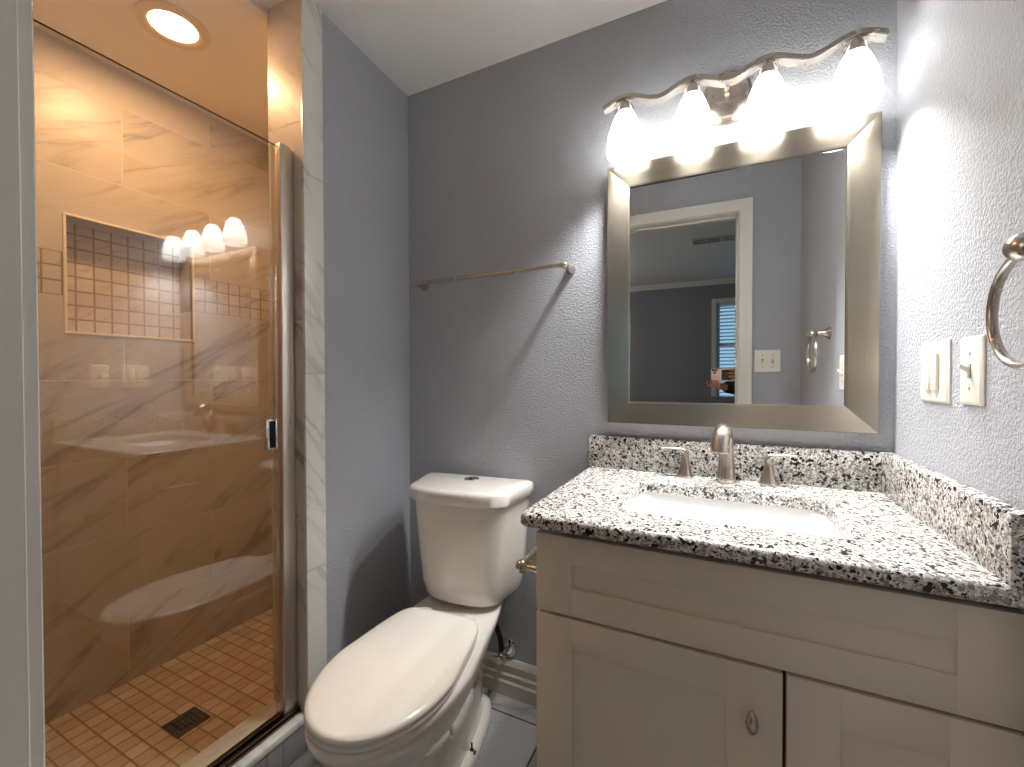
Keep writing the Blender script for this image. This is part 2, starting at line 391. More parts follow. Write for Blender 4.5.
for a in ((WX0, WX0+W, WZ0, WZ1), (WX1-W, WX1, WZ0, WZ1), (WX0+W, WX1-W, WZ0, WZ0+W), (WX0+W, WX1-W, WZ1-W, WZ1), (WX0+W, WX1-W, 1.53, 1.57)):
    box(bm, a[0], a[1], BY-.11, BY-.07, a[2], a[3], .003, 1)
obj('window_frame', bm, MT['white_trim'], wn)
bm = B(); W = .06
for a in ((WX0-W, WX0, WZ0-W, WZ1+W), (WX1, WX1+W, WZ0-W, WZ1+W), (WX0, WX1, WZ1, WZ1+W), (WX0, WX1, WZ0-W, WZ0)):
    box(bm, a[0], a[1], BY, BY+.018, a[2], a[3], .003, 1)
obj('window_casing', bm, MT['white_trim'], wn)
bl = empty('window_blind', (.15, BY-.03, WZ0), 'white horizontal slat blind over blue daylight, seen in the mirror through the doorway', 'window blind')
bm = B()
for k in range(27):
    z = WZ0+.03+k*.049; c = math.cos(.3)*.024; s = math.sin(.3)*.024
    loft(bm, [[(x, -c, z-WZ0-s), (x, c, z-WZ0+s), (x, c, z-WZ0+s+.002), (x, -c, z-WZ0-s+.002)] for x in (-.44, .44)])
obj('slats', bm, MT['blind'], bl, smooth=False)
obj('head_rail', box(B(), -.445, .445, -.025, .025, 1.345, 1.38, .003), MT['blind'], bl)
vt = empty('air_vent', (-.36, -3.25, 2.45), 'long narrow ceiling air vent of the dark bedroom, seen in the mirror', 'air vent')
bm = B()
for a in ((-.2, .2, -.10, -.075), (-.2, .2, .075, .10), (-.2, -.185, -.075, .075), (.185, .2, -.075, .075), (-.07, -.06, -.075, .075), (.06, .07, -.075, .075), (-.185, .185, -.028, -.018), (-.185, .185, .018, .028)):
    box(bm, a[0], a[1], a[2], a[3], -.012, 0, .002, 1)
obj('vent_frame', bm, MT['white_trim'], vt)
obj('vent_opening', box(B(), -.185, .185, -.075, .075, -.003, -.0005), MT['hole'], vt)

# ================================================================== SHOWER DOOR
sd = empty('shower_door', (-1.578, -.4925, .117), 'clear glass shower door in a brushed metal frame above the tiled curb', 'shower door')
SX = -1.578
def lo(bm, x0, x1, y0, y1, z0, z1, b=.0015): return box(bm, x0-SX, x1-SX, y0+.4925, y1+.4925, z0-.117, z1-.117, b, 2)
G = lo(B(), SX-.003, SX+.003, -1.205, -.535, .137, 1.848, 0); bmesh.ops.delete(G, geom=[f for f in G.faces if abs(f.normal.x) < .5], context='FACES_ONLY'); obj('glass_panel', G, MT['glass'], sd, smooth=False)
obj('glass_edge', lo(B(), SX+.0018, SX+.0032, -1.205, -.535, 1.8475, 1.8505, 0), MT['glass_edge'], sd)
st = B(); lo(st, SX-.014, SX+.014, -.539, -.505, .125, 1.86, .004); lo(st, SX-.016, SX+.010, -.505, -.4925, .117, 1.855, .002)
obj('jamb_post', st, MT['alu'], sd)
obj('glass_edge', lo(B(), SX+.0018, SX+.0032, -1.205, -.535, 1.8475, 1.8505, 0), MT['glass_edge'], sd)
st = B(); lo(st, SX-.014, SX+.014, -1.212, -1.19, .125, 1.86, .004); obj('hinge_post', st, MT['alu'], sd)
tr = B(); lo(tr, SX-.022, SX+.026, -1.212, -.4935, .1165, .124, .001); lo(tr, SX-.006, SX+.006, -1.19, -.540, .124, .139, .001); lo(tr, SX+.016, SX+.021, -1.212, -.4935, .124, .134, .001)
lo(tr, SX-.022, SX-.018, -1.212, -.4935, .124, .130, .001)
obj('bottom_track', tr, MT['track'], sd)
obj('edge_seal', lo(B(), SX-.007, SX+.007, -.556, -.540, .140, 1.85, .001), MT['sweep'], sd)
h = B(); lo(h, SX+.004, SX+.014, -.590, -.580, .945, 1.035, .0015); lo(h, SX+.004, SX+.014, -.562, -.555, .945, 1.035, .0015)
lo(h, SX+.004, SX+.012, -.580, -.562, 1.029, 1.035, .001); lo(h, SX+.004, SX+.012, -.580, -.562, .945, .951, .001)
hd = obj('handle', h, MT['chrome'], sd); hd['label'] = 'chrome pull handle'
obj('recess', lo(B(), SX+.0035, SX+.005, -.580, -.562, .951, 1.029, 0), MT['hole'], hd)

# drain
dn = empty('shower_drain', (-1.99, -.595, 0), 'square dark metal drain grate in the shower mosaic floor', 'drain')
obj('drain_plate', box(B(), -.05, .05, -.05, .05, 0.0002, .004, .0015), MT['dark_metal'], dn)
bm = B()
for r in range(3):
    for c in range(5):
        x = -.022+r*.022; y = -.026+c*.013
        box(bm, x-.0085, x+.0085, y-.004, y+.004, .0038, .0045)
obj('drain_slots', bm, MT['hole'], dn)
# recessed light
rl = empty('recessed_light', (-1.992, -.606, 2.309), 'round recessed ceiling light glowing warm above the shower', 'ceiling light')
bm = B(); lathe(bm, [(.064, -.001), (.066, -.006), (.080, -.011), (.098, -.007), (.101, -.001)], 48, cap=False); obj('trim_ring', bm, MT['can_trim'], rl)
bm = B(); lathe(bm, [(.001, -.007), (.04, -.006), (.065, -.003)], 48, cap=False); obj('lens', bm, MT['can'], rl)
ld = bpy.data.lights.new('shower_lamp', 'AREA'); ld.shape = 'DISK'; ld.size = .13; ld.energy = SHOWER_W; ld.color = SHOWER_COL
lo_ = bpy.data.objects.new('shower_lamp', ld); COL.objects.link(lo_); lo_.location = (0, 0, -.013); lo_.parent = rl

# ================================================================== VANITY
vc = empty('vanity_cabinet', (-.741, -.532, 0), 'off-white shaker vanity cabinet under the granite countertop', 'cabinet')
V = Vector((-.741, -.532, 0))
def vb(bm, x0, x1, y0, y1, z0, z1, b=.0015): return box(bm, x0-V.x, x1-V.x, y0-V.y, y1-V.y, z0, z1, b, 2)
bm = B()
vb(bm, -.741, -.723, -.512, -.002, 0, .834); vb(bm, -.011, .007, -.512, -.002, .0, .834); vb(bm, -.723, -.018, -.512, -.494, .09, .834)
vb(bm, -.723, -.018, -.47, -.455, 0, .09); vb(bm, -.723, -.018, -.494, -.002, .09, .105); vb(bm, -.723, -.018, -.012, -.002, .105, .834)
obj('carcass', bm, MT['cab_dark'], vc)
sp = B(); vb(sp, -.7415, -.7405, -.512, -.002, 0, .834, 0); obj('side_panel', sp, MT['cabinet'], vc)
def shaker(name, x0, x1, z0, z1, sw, rt, parent):
    bm = B(); yf = -.5322; 
    vb(bm, x0, x0+sw[0], yf, yf+.019, z0, z1, .0012); vb(bm, x1-sw[1], x1, yf, yf+.019, z0, z1, .0012)
    vb(bm, x0+sw[0]-.001, x1-sw[1]+.001, yf+.0003, yf+.019, z1-rt[1], z1, .0008); vb(bm, x0+sw[0]-.001, x1-sw[1]+.001, yf+.0003, yf+.019, z0, z0+rt[0], .0008)
    vb(bm, x0+sw[0]-.003, x1-sw[1]+.003, yf+.006, yf+.016, z0+rt[0]-.003, z1-rt[1]+.003, 0)
    return obj(name, bm, MT['cabinet'], parent)
shaker('drawer_front', -.741, .007, .6535, .8195, (.081, .071), (.058, .057), vc)
d1 = shaker('cabinet_door', -.741, -.2835, .105, .6465, (.082, .086), (.065, .064), vc)
shaker('cabinet_door', -.2775, .007, .105, .6465, (.074, .078), (.065, .068), vc)
def knob(x, z, parent):
    bm = B(); yf = -.5325
    lathe(bm, [(.0045, 0), (.0045, -.008), (.003, -.014)], 16, 'y', (x-V.x, yf-V.y, z))
    bmesh.ops.create_uvsphere(bm, u_segments=20, v_segments=14, radius=1, matrix=Matrix.Translation((x-V.x, yf-V.y-.019, z)) @ Matrix.Diagonal((.0105, .008, .021, 1)))
    for v in bm.verts:
        if v.co.y < yf-V.y-.015 and v.co.z > z: v.co.x = (x-V.x)+(v.co.x-(x-V.x))*(1-.35*(v.co.z-z)/.021)
    k = obj('knob', bm, MT['nickel'], parent); k['label'] = 'oval brushed nickel knob'
knob(-.330, .560, d1)

# countertop with an opening for the sink
ct = empty('granite_countertop', (0, 0, .835), 'speckled black and white granite countertop with backsplash on the vanity', 'countertop')
ZT = .8654
def rrect(x0, x1, y0, y1, r, n=6):
    out = []
    for cx, cy, a in ((x1-r, y1-r, 0), (x0+r, y1-r, PI/2), (x0+r, y0+r, PI), (x1-r, y0+r, 3*PI/2)):
        for k in range(n+1): out.append((cx+r*math.cos(a+k*PI/2/n), cy+r*math.sin(a+k*PI/2/n)))
    return out
def slab():
    bm = B(); n = 28
    inn = rrect(-.582, -.160, -.440, -.150, .035)
    def outer(e):   # e: inset of rounded free edges (left and front)
        x0, x1, y0, y1 = -.772+e, .007, -.560+e, -.001
        o = rrect(x0, x1, y0, y1, .0005)
        rr = rrect(x0, x1, y0, y1, .018)
        return o[:7]+o[7:14]+rr[14:21]+o[21:]
    Z0, Z1, R = .8354-.835, ZT-.835, .012
    # bottom up: rounded lower edge, rounded upper edge
    levels = []
    for k in range(5): a = k*PI/8; levels.append((R*.7*(1-math.sin(a)), Z0+R*.7*(1-math.cos(a))))
    for k in range(6): a = k*PI/10; levels.append((R*(1-math.cos(a)), Z1-R*(1-math.sin(a))))
    rings = [[(x, y, z) for x, y in outer(e)] for e, z in levels]
    iin = [[(x, y, z) for x, y in rrect(-.582-f, -.160+f, -.440-f, -.150+f, .035)] for f, z in ((.003, Z1), (.0, Z1-.003), (0, Z0))]
    allr = [iin[2]]+rings+iin     # bottom inner -> bottom outer -> ... -> top outer -> top inner -> down inner
    loft(bm, allr, cap=False); bmesh.ops.remove_doubles(bm, verts=bm.verts, dist=1e-6)
    return bm
obj('slab', slab(), MT['granite'], ct)
bm = B(); box(bm, -.772, .0065, -.021, -.0015, ZT-.835, ZT+.1016-.835, .0025, 2); obj('backsplash', bm, MT['granite'], ct)
bm = B(); box(bm, -.020, .0065, -.556, -.0215, ZT-.835, ZT+.1016-.835, .0025, 2); obj('side_splash', bm, MT['granite'], ct)
# sink basin
sk = empty('undermount_sink', (-.371, -.295, .70), 'rectangular white undermount sink set into the granite countertop', 'sink')
bm = B(); rings = []
zz = lambda z: z-.70
def rr2(x0, x1, y0, y1, r, z): return [(x+.371, y+.295, zz(z)) for x, y in rrect(x0, x1, y0, y1, r)]
rings.append(rr2(-.607, -.135, -.465, -.125, .05, .8345)); rings.append(rr2(-.588, -.154, -.446, -.144, .04, .8345))
rings.append(rr2(-.583, -.159, -.441, -.149, .038, .828)); rings.append(rr2(-.575, -.167, -.433, -.157, .036, .78)); rings.append(rr2(-.562, -.180, -.422, -.168, .04, .735))
rings.append(rr2(-.545, -.197, -.405, -.185, .045, .720)); rings.append(rr2(-.50, -.24, -.37, -.22, .05, .714)); rings.append(rr2(-.395, -.347, -.319, -.271, .022, .711))
loft(bm, rings, cap=False)
f = bm.faces.new([v for v in bm.verts][-28:])
bo = obj('basin', bm, MT['sink'], sk)
sm = bo.modifiers.new('thick', 'SOLIDIFY'); sm.thickness = .006; sm.offset = -1 
bm = B(); lathe(bm, [(.001, .013), (.012, .0135), (.021, .012), (.022, .0105)], 24, cap=False); obj('sink_drain', bm, MT['nickel'], sk)

# faucet (widespread)
fa = empty('bathroom_faucet', (-.368, -.062, ZT), 'brushed nickel widespread faucet with two lever handles behind the sink', 'faucet')
bm = B()
cl = spline([(0, .0, .0), (0, .0, .012), (0, .002, .05), (0, 0, .10), (0, -.012, .132), (0, -.038, .146), (0, -.064, .132), (0, -.080, .100), (0, -.083, .092)], 6)
rr_ = lerp_list([.0255, .0240, .0205, .0180, .0185, .0200, .0215, .0225, .0225], 6)
tube(bm, cl, [(r*1.0, r*.95) for r in rr_], 24, upv=(0, -1, 0))
lathe(bm, [(.027, 0), (.027, .004), (.0245, .007)], 32)
bmesh.ops.rotate(bm, verts=bm.verts, matrix=Matrix.Rotation(math.radians(-11), 3, 'Z')); obj('spout', bm, MT['nickel'], fa)
for s, hx in ((-1, -.475), (1, -.266)):
    bm = B(); x = hx+.368; y = .062-.048
    lathe(bm, [(.0245, 0), (.0245, .004), (.021, .009), (.0165, .022), (.0125, .042), (.0105, .060), (.0105, .070)], 28, at=(x, y, 0))
    tube(bm, spline([(x-s*.002, y, .064), (x+s*.004, y, .076), (x+s*.020, y, .0815), (x+s*.045, y-.001, .0825), (x+s*.063, y-.002, .082)], 5),
         [(a, b) for a, b in zip(lerp_list([.0105, .0105, .0100, .0088, .0072], 5), lerp_list([.0105, .0085, .0045, .0036, .0028], 5))], 18, upv=(0, 0, 1))
    obj('lever_handle', bm, MT['nickel'], fa)

# ================================================================== MIRROR
MX0, MX1, MZ0, MZ1 = -.706, -.027, 1.013, 1.812
mi = empty('wall_mirror', ((MX0+MX1)/2, -.018, MZ0), 'rectangular vanity mirror in a wide brushed champagne metal frame', 'mirror')
mi.rotation_euler = (math.radians(.35), 0, math.radians(.85))
hw, hh, fwid = (MX1-MX0)/2, MZ1-MZ0, .067
def fr_side(k):
    # profile across the frame: (inset, thickness towards the room); the face dips towards the glass
    prof = [(0, 0.014), (0, -.010), (.0015, -.0125), (.062, -.0055), (fwid, -.0045), (fwid, .004)]
    cs = [(-1, -1), (1, -1), (1, 1), (-1, 1)]
    a, b = cs[k], cs[(k+1) % 4]
    def pt(c, ins, th): return (c[0]*(hw-ins), th, hh/2+c[1]*(hh/2-ins))
    bm = B(); loft(bm, [[pt(a, i, t) for i, t in prof], [pt(b, i, t) for i, t in prof]]); return bm
for k in range(4): obj('frame_rail', fr_side(k), MT['frame_h'] if k % 2 == 0 else MT['frame_v'], mi, ang=.05)
bm = B(); bv = .022; gx, gz0, gz1 = hw-fwid+.002, fwid-.002, hh-fwid+.002
o4 = [(-gx, .0015, gz0), (gx, .0015, gz0), (gx, .0015, gz1), (-gx, .0015, gz1)]
i4 = [(-gx+bv, .0011, gz0+bv), (gx-bv, .0011, gz0+bv), (gx-bv, .0011, gz1-bv), (-gx+bv, .0011, gz1-bv)]
b4 = [(x, .006, z) for x, y, z in o4]
loft(bm, [b4, o4, i4]); obj('mirror_glass', bm, MT['mirror'], mi, smooth=False)

# ================================================================== VANITY LIGHT
YB = -.102
vl = empty('vanity_light', (-.370, 0, 1.955), 'four-shade wavy brushed nickel vanity light glowing above the mirror', 'wall light')
L0 = Vector((-.370, 0, 1.96)); vl.rotation_euler = (0, math.radians(.9), 0)
bm = B()
def oval(y, s, z=0): return [(.064*s*math.copysign(abs(math.cos(a))**.8, math.cos(a)), y, z+.074*s*math.copysign(abs(math.sin(a))**.9, math.sin(a))) for a in [2*PI*k/40 for k in range(40)]]
loft(bm, [oval(-.0005, 1), oval(-.008, 1), oval(-.014, .93), oval(-.017, .86), oval(-.024, .80), oval(-.028, .6)])
bp = obj('back_plate', bm, MT['nickel'], vl)
bm = B(); lathe(bm, [(.006, -.026), (.007, -.03), (.005, -.037), (.001, -.039)], 16, 'y', (0, 0, .0)); obj('finial', bm, MT['nickel'], bp)
bm = B(); tube(bm, [(0, -.02, .010), (0, YB, .008)], .008, 14); obj('stand_off', bm, MT['nickel'], vl)
xsn = [-.637, -.455, -.277, -.096]
def wave(x):   # bar height over x
    ph = (x-xsn[0])/.1805*2*PI
    return .004+.0135*math.cos(ph)-.0135
pts = []; x = -.700
bm = B(); rings = []
for k in range(97):
    x = -.700+k*(.662/96); z = wave(x) + (0.012)
    nx = x-L0.x
    dz = (wave(x+.001)-wave(x-.001))/.002; L = math.hypot(1, dz); tx, tz = -dz/L, 1/L
    T, D = .0068, .016
    sec = [(nx+tx*v, YB+u, z+tz*v) for u, v in ((-D, -T+.0015), (-D+.0015, -T), (D-.0015, -T), (D, -T+.0015), (D, T-.0015), (D-.0015, T), (-D+.0015, T), (-D, T-.0015))]
    rings.append(sec)
loft(bm, rings); obj('wavy_bar', bm, MT['nickel'], vl)
for i, sx in enumerate(xsn):
    x = sx-L0.x; zt = wave(sx)+.012-.005
    bm = B(); lathe(bm, [(.0042, zt), (.0042, zt-.014)], 14, at=(x, YB, 0))
    lathe(bm, [(.006, zt-.009), (.016, zt-.011), (.0205, zt-.016), (.0245, zt-.036), (.0235, zt-.038)], 28, at=(x, YB, 0)); ho = obj('lamp_holder', bm, MT['nickel'], vl)
    bm = B()
    pr = [(.0225, -.036), (.030, -.050), (.038, -.070), (.0455, -.095), (.0500, -.118), (.0515, -.140), (.0500, -.161)]
    ri = [(r-.0028, h) for r, h in pr[::-1]]
    lathe(bm, [(r, zt+h) for r, h in pr], 40, at=(x, YB, 0), cap=False)
    sh = obj('lamp_shade', bm, MT['shade'], vl); sh['label'] = 'frosted white bell shade'
    bm = B(); bmesh.ops.create_uvsphere(bm, u_segments=20, v_segments=14, radius=1, matrix=Matrix.Translation((x, YB, zt-.105)) @ Matrix.Diagonal((.022, .022, .028, 1)))
    lathe(bm, [(.012, zt-.04), (.012, zt-.08)], 16, at=(x, YB, 0))
    obj('light_bulb', bm, MT['bulb'], sh)
    pl = bpy.data.lights.new('vanity_lamp', 'POINT'); pl.energy = VANITY_W; pl.color = (1, .985, .96); pl.shadow_soft_size = .028
    po = bpy.data.objects.new('vanity_lamp', pl); COL.objects.link(po); po.location = (x, YB, zt-.098); po.parent = vl
    pl = bpy.data.lights.new('vanity_beam', 'SPOT'); pl.energy = DOWN_W; pl.color = (1, .985, .96); pl.shadow_soft_size = .03; pl.spot_size = math.radians(116); pl.spot_blend = 1.0
    po = bpy.data.objects.new('vanity_beam', pl); COL.objects.link(po); po.location = (x, YB, zt-.150); po.parent = vl

# ================================================================== TOWEL BAR, RING, PAPER HOLDER
def post(bm, axis, wall, at, reach, s=1):
    """flared post from a wall: axis index and sign give its direction"""
    pr = [(.021, 0), (.021, .003), (.0165, .007), (.012, .018), (.0085, .032), (.0085, reach-.012), (.0105, reach-.004)]
    ax, sg = axis
    lathe(bm, [(r*s, sg*h) for r, h in pr], 24, 'xyz'[ax], at)
def ball(bm, c, r): bmesh.ops.create_uvsphere(bm, u_segments=20, v_segments=12, radius=r, matrix=Matrix.Translation(c))
tb = empty('towel_bar', (-1.14, 0, 1.519), 'empty brushed nickel towel bar on the wall above the toilet', 'towel bar')
for x in (-1.446+1.14, -.838+1.14):
    bm = B(); lathe(bm, [(.0165, 0), (.0165, -.003), (.0125, -.010), (.0080, -.030), (.0072, -.058)], 24, 'y', (x, 0, 0))
    bmesh.ops.create_uvsphere(bm, u_segments=20, v_segments=12, radius=1, matrix=Matrix.Translation((x, -.068, 0)) @ Matrix.Diagonal((.0115, .0115, .0115, 1)))
    obj('mounting_post', bm, MT['nickel'], tb)
bm = B(); tube(bm, [(-.300, -.068, 0), (.297, -.068, 0)], .0075, 20); obj('rod', bm, MT['nickel'], tb)
ph = empty('toilet_paper_holder', (-.7415, -.40, .712), 'brushed nickel toilet paper holder on the vanity side beside the tank', 'paper holder')
for y in (-.079, .079):
    bm = B(); lathe(bm, [(.018, 0), (.018, -.003), (.013, -.010), (.008, -.026), (.0078, -.050)], 24, 'x', (0, y, 0)); ball(bm, (-.0585, y, 0), .0155); obj('mounting_post', bm, MT['nickel'], ph)
bm = B(); tube(bm, [(-.0585, -.075, 0), (-.0585, .075, 0)], .0115, 20); obj('roller', bm, MT['nickel'], ph)
tg = empty('towel_ring', (XR, -.642, 1.316), 'oval brushed nickel towel ring on the right wall beside the switches', 'towel ring')
bm = B(); lathe(bm, [(.024, 0), (.024, -.004), (.018, -.010), (.011, -.022), (.0095, -.046)], 28, 'x')
bmesh.ops.create_uvsphere(bm, u_segments=24, v_segments=14, radius=1, matrix=Matrix.Translation((-.056, 0, -.002)) @ Matrix.Diagonal((.0185, .0205, .0175, 1)))
mp_ = obj('mounting_post', bm, MT['nickel'], tg)
bm = B(); lathe(bm, [(.0001, -.0752), (.0036, -.0752)], 12, 'x', (0.0015, -.0, 0), cap=False); obj('screw_hole', bm, MT['hole'], mp_)
bm = B(); R = .070; n = 56
rings = []
for k in range(n):
    a = 2*PI*k/n; c = Vector((-.056, R*math.sin(a), -.008-R+R*math.cos(a)))
    nrm = Vector((0, math.sin(a), math.cos(a)))
    rings.append([tuple(c+nrm*(.0045*math.cos(q))+Vector((.0062*math.sin(q), 0, 0))) for q in [2*PI*j/12 for j in range(12)]])
rings.append(rings[0]); loft(bm, rings, cap=False); bmesh.ops.remove_doubles(bm, verts=bm.verts, dist=1e-6)
obj('ring', bm, MT['nickel'], tg)

# ================================================================== SWITCHES
def plate(bm, w, h):  # local: x across, z up, faces -y
    loft(bm, [[(sx*(w/2-i), -d, sz*(h/2-i)) for sx, sz in ((-1, -1), (1, -1), (1, 1), (-1, 1))] for i, d in ((0, 0), (0, .0025), (.004, .0058), (.006, .0062))]); return bm
def screws(xs, zs, mat, parent):
    for x in xs:
        for z in zs: obj('screw', lathe(B(), [(.0032, -.0058), (.0032, -.0068), (.001, -.0071)], 12, 'y', (x, 0, z)), mat, parent)
def toggle(x, up_, parent, plastic):
    bm = B(); box(bm, x-.005, x+.005, -.0075, -.006, -.012, .012, .0006, 1); obj('toggle_collar', bm, MT['slot'], parent)
    bm = B(); e = 1 if up_ else -1
    loft(bm, [[(x+a*w_, y, z+b*h_) for a, b in ((-1, -1), (1, -1), (1, 1), (-1, 1))] for y, z, w_, h_ in ((-.006, 0, .0042, .0055), (-.014, e*.005, .0037, .0040), (-.020, e*.009, .0033, .0032))])
    obj('toggle', bm, plastic, parent)
s1 = empty('light_switch', (XR, -.2395, 1.165), 'two-gang white switch plate with twin slim rocker dimmers, nearer the mirror', 'light switch', -PI/2)
obj('switch_plate', plate(B(), .124, .121), MT['plate'], s1)
for x in (-.016, .016):
    bm = B(); box(bm, x-.0125, x+.0125, -.0115, -.006, -.036, .036, .0012, 2); rk = obj('rocker', bm, MT['plate'], s1)
    for z in (-.026, .010):
        for dx in (-.006, .002): obj('mark', box(B(), x+dx, x+dx+.0015, -.0119, -.0113, z+.010, z+.014), MT['slot'], rk)
        obj('mark', box(B(), x-.004, x-.001, -.0119, -.0113, z, z+.003), MT['slot'], rk)
screws((-.016, .016), (-.048, .048), MT['plate'], s1)
s2 = empty('light_switch', (XR, -.383, 1.1655), 'single white toggle switch plate on the right wall below the towel ring', 'light switch', -PI/2)
obj('switch_plate', plate(B(), .0735, .117), MT['plate'], s2); toggle(0, True, s2, MT['plate'])
screws((0,), (-.030, .030), MT['slot'], s2)
s3 = empty('light_switch', (-.134, YF0, 1.225), 'two-gang white toggle switch plate beside the doorway, seen in the mirror', 'light switch', PI)
obj('switch_plate', plate(B(), .118, .117), MT['plate'], s3); toggle(-.023, True, s3, MT['plate']); toggle(.023, False, s3, MT['plate'])
screws((-.023, .023), (-.030, .030), MT['slot'], s3)

# ================================================================== TOILET
to = empty('toilet', (-1.181, 0, 0), 'white two-piece elongated toilet with closed lid beside the vanity', 'toilet', math.radians(6))
def egg(yr, yf, wr, wf, z, nr=3.6, nf=2.1, n=48, pk=.58):
    """closed outline: y from rear yr to front yf; widest near the fraction pk"""
    yc = yr+(yf-yr)*pk; out = []
    for k in range(n):
        a = 2*PI*k/n; c, s = math.cos(a), math.sin(a)
        if s >= 0:  # rear half (towards the wall)
            e = 2/nr; x = math.copysign(abs(c)**e, c); v = abs(s)**e; y = yc+(yr-yc)*v; wdt = wf+(wr-wf)*v**1.2
        else:
            e = 2/nf; x = math.copysign(abs(c)**e, c); v = abs(s)**e; y = yc+(yf-yc)*v; wdt = wf
        out.append((x*wdt, y, z))
    return out
def tankring(yr, yf, hw_, z, bulge=.030, rc=.045, n=8):
    """D-shape: straight rear, softly bowed front"""
    pts = []
    m = 12
    ys = yf+bulge*1.0+rc
    tp = .024
    pts.append((-hw_+.012, yr, z)); pts.append((-hw_, yr-.012, z))
    for k in range(4): pts.append((-hw_+tp*((k+1)/5)**1.5, yr-.012+(ys-yr+.012)*(k+1)/5, z))
    m = 34; xw = hw_-tp
    for k in range(1, m):
        a = PI*k/m; c = math.cos(a)
        pts.append((-xw*math.copysign(abs(c)**.72, c), ys-(ys-yf)*math.sin(a)**.72, z))
    for p in pts[:6][::-1]: pts.append((-p[0], p[1], z))
    return pts
# bowl and foot
bm = B()
secs = [(.000, -.075, -.475, .096, .116, 3.5, 2.6, .75), (.022, -.072, -.480, .098, .120, 3.5, 2.6, .75), (.030, -.075, -.478, .095, .116, 3.5, 2.6, .74)]
foot = [egg(yr, yf, wr, wf, z, nr, nf, pk=pk) for z, yr, yf, wr, wf, nr, nf, pk in secs]
foot.append(egg(-.09, -.46, .085, .105, .040, 3.2, 2.4, pk=.7))
loft(bm, foot)
secs = [(.0, -.10, -.62, .080, .096, 3, 2.2, .6), (.05, -.10, -.60, .080, .094, 3, 2.2, .6), (.12, -.105, -.60, .080, .096, 3, 2.2, .6),
        (.19, -.10, -.63, .086, .108, 3, 2.1, .6), (.25, -.09, -.685, .092, .130, 3, 2.1, .6), (.30, -.07, -.735, .100, .152, 3.4, 2.05, .59),
        (.345, -.05, -.775, .106, .168, 4.5, 2.05, .58), (.372, -.037, -.791, .110, .176, 6, 2.05, .58), (.386, -.035, -.797, .112, .178, 7, 2.05, .58),
        (.395, -.037, -.795, .110, .176, 7, 2.05, .58), (.398, -.043, -.787, .104, .170, 7, 2.05, .58)]
loft(bm, [egg(yr, yf, wr, wf, z, nr, nf, pk=pk) for z, yr, yf, wr, wf, nr, nf, pk in secs])
bowl = obj('bowl', bm, MT['ceramic'], to, ang=1.2)
for s in (1, -1):
    bm = B(); lathe(bm, [(.0125, .030), (.0125, .033), (.008, .035)], 18, at=(s*.100, -.315, .001)); lathe(bm, [(.0065, .034), (.0065, .040), (.003, .041), (.003, .060), (.0015, .061)], 10, at=(s*.100, -.315, .001))
    o = obj('floor_bolt', bm, MT['black'], bowl)
# seat ring and lid
def seg(yr, yf, w, z, wr=.130, nr=8): return egg(yr, yf, wr, w, z, nr, 2.05, 64, .52)
bm = B(); loft(bm, [seg(-.305, -.787, .164, .398), seg(-.303, -.790, .167, .401), seg(-.303, -.790, .167, .409), seg(-.306, -.786, .163, .4125)])
obj('seat', bm, MT['seat'], to, ang=1.2)
bm = B(); loft(bm, [seg(-.300, -.787, .164, .4130), seg(-.298, -.792, .169, .416), seg(-.298, -.792, .169, .425), seg(-.301, -.789, .166, .4295), seg(-.310, -.780, .157, .4325, .121), seg(-.335, -.755, .136, .4345, .100), seg(-.40, -.68, .085, .4355, .055)])
obj('seat_lid', bm, MT['seat'], to, ang=1.2)
for s in (1, -1): obj('seat_hinge', box(B(), s*.075-.018, s*.075+.018, -.306, -.272, .3975, .420, .006, 3), MT['seat'], to)
# tank
bm = B(); rings = []
for z, hw_, yf, yr in ((.412, .148, -.215, -.045), (.416, .160, -.223, -.038), (.428, .166, -.231, -.032), (.47, .174, -.238, -.030), (.58, .183, -.247, -.030), (.68, .190, -.253, -.030), (.755, .195, -.256, -.030)):
    rings.append(tankring(yr, yf, hw_, z, .052, .035))
loft(bm, rings); tank = obj('tank', bm, MT['ceramic'], to, ang=1.0)
bm = B(); rings = []
for z, i in ((.751, .004), (.754, .0), (.785, 0), (.792, .003), (.796, .009), (.798, .020)):
    rings.append(tankring(-.028-i, -.272+i, .209-i, z, .056, .038))
loft(bm, rings); tlid = obj('tank_lid', bm, MT['ceramic'], to, ang=1.0)
bm = B(); lathe(bm, [(.0265, .797), (.0265, .8005), (.0245, .8025), (.0225, .8018), (.001, .8022)], 32, at=(0, -.10, 0), cap=False)
fb = obj('flush_button', bm, MT['chrome'], tlid); fb['label'] = 'round chrome dual flush button'
bm = B(); box(bm, -.0012, .0012, -.122, -.078, .8015, .8030); obj('button_split', bm, MT['hole'], fb)

# supply valve and hose
sv = empty('water_shutoff_valve', (-1.078, -.0, .170), 'chrome shutoff valve with black supply hose on the wall behind the toilet', 'valve')
bm = B(); lathe(bm, [(.034, -.0005), (.033, -.004), (.022, -.009), (.010, -.011)], 28, 'y'); obj('escutcheon', bm, MT['chrome'], sv)
bm = B(); tube(bm, [(0, -.008, 0), (0, -.065, 0)], .0085, 14); lathe(bm, [(.0115, -.045), (.0125, -.05), (.0125, -.062), (.010, -.067)], 16, 'y'); tube(bm, [(0, -.056, 0), (0, -.056, .0), (-.0, -.056, .026)], .008, 12, upv=(0, 1, 0))
tube(bm, [(0, -.065, 0), (0, -.078, 0)], .0045, 10); obj('valve_body', bm, MT['chrome'], sv)
bm = B()
loft(bm, [[((.019+.0025*math.cos(5*a))*math.cos(a), y, (.012+.002*math.cos(5*a))*math.sin(a)) for a in [2*PI*k/30 for k in range(30)]] for y in (-.076, -.085)]); obj('valve_handle', bm, MT['chrome'], sv)
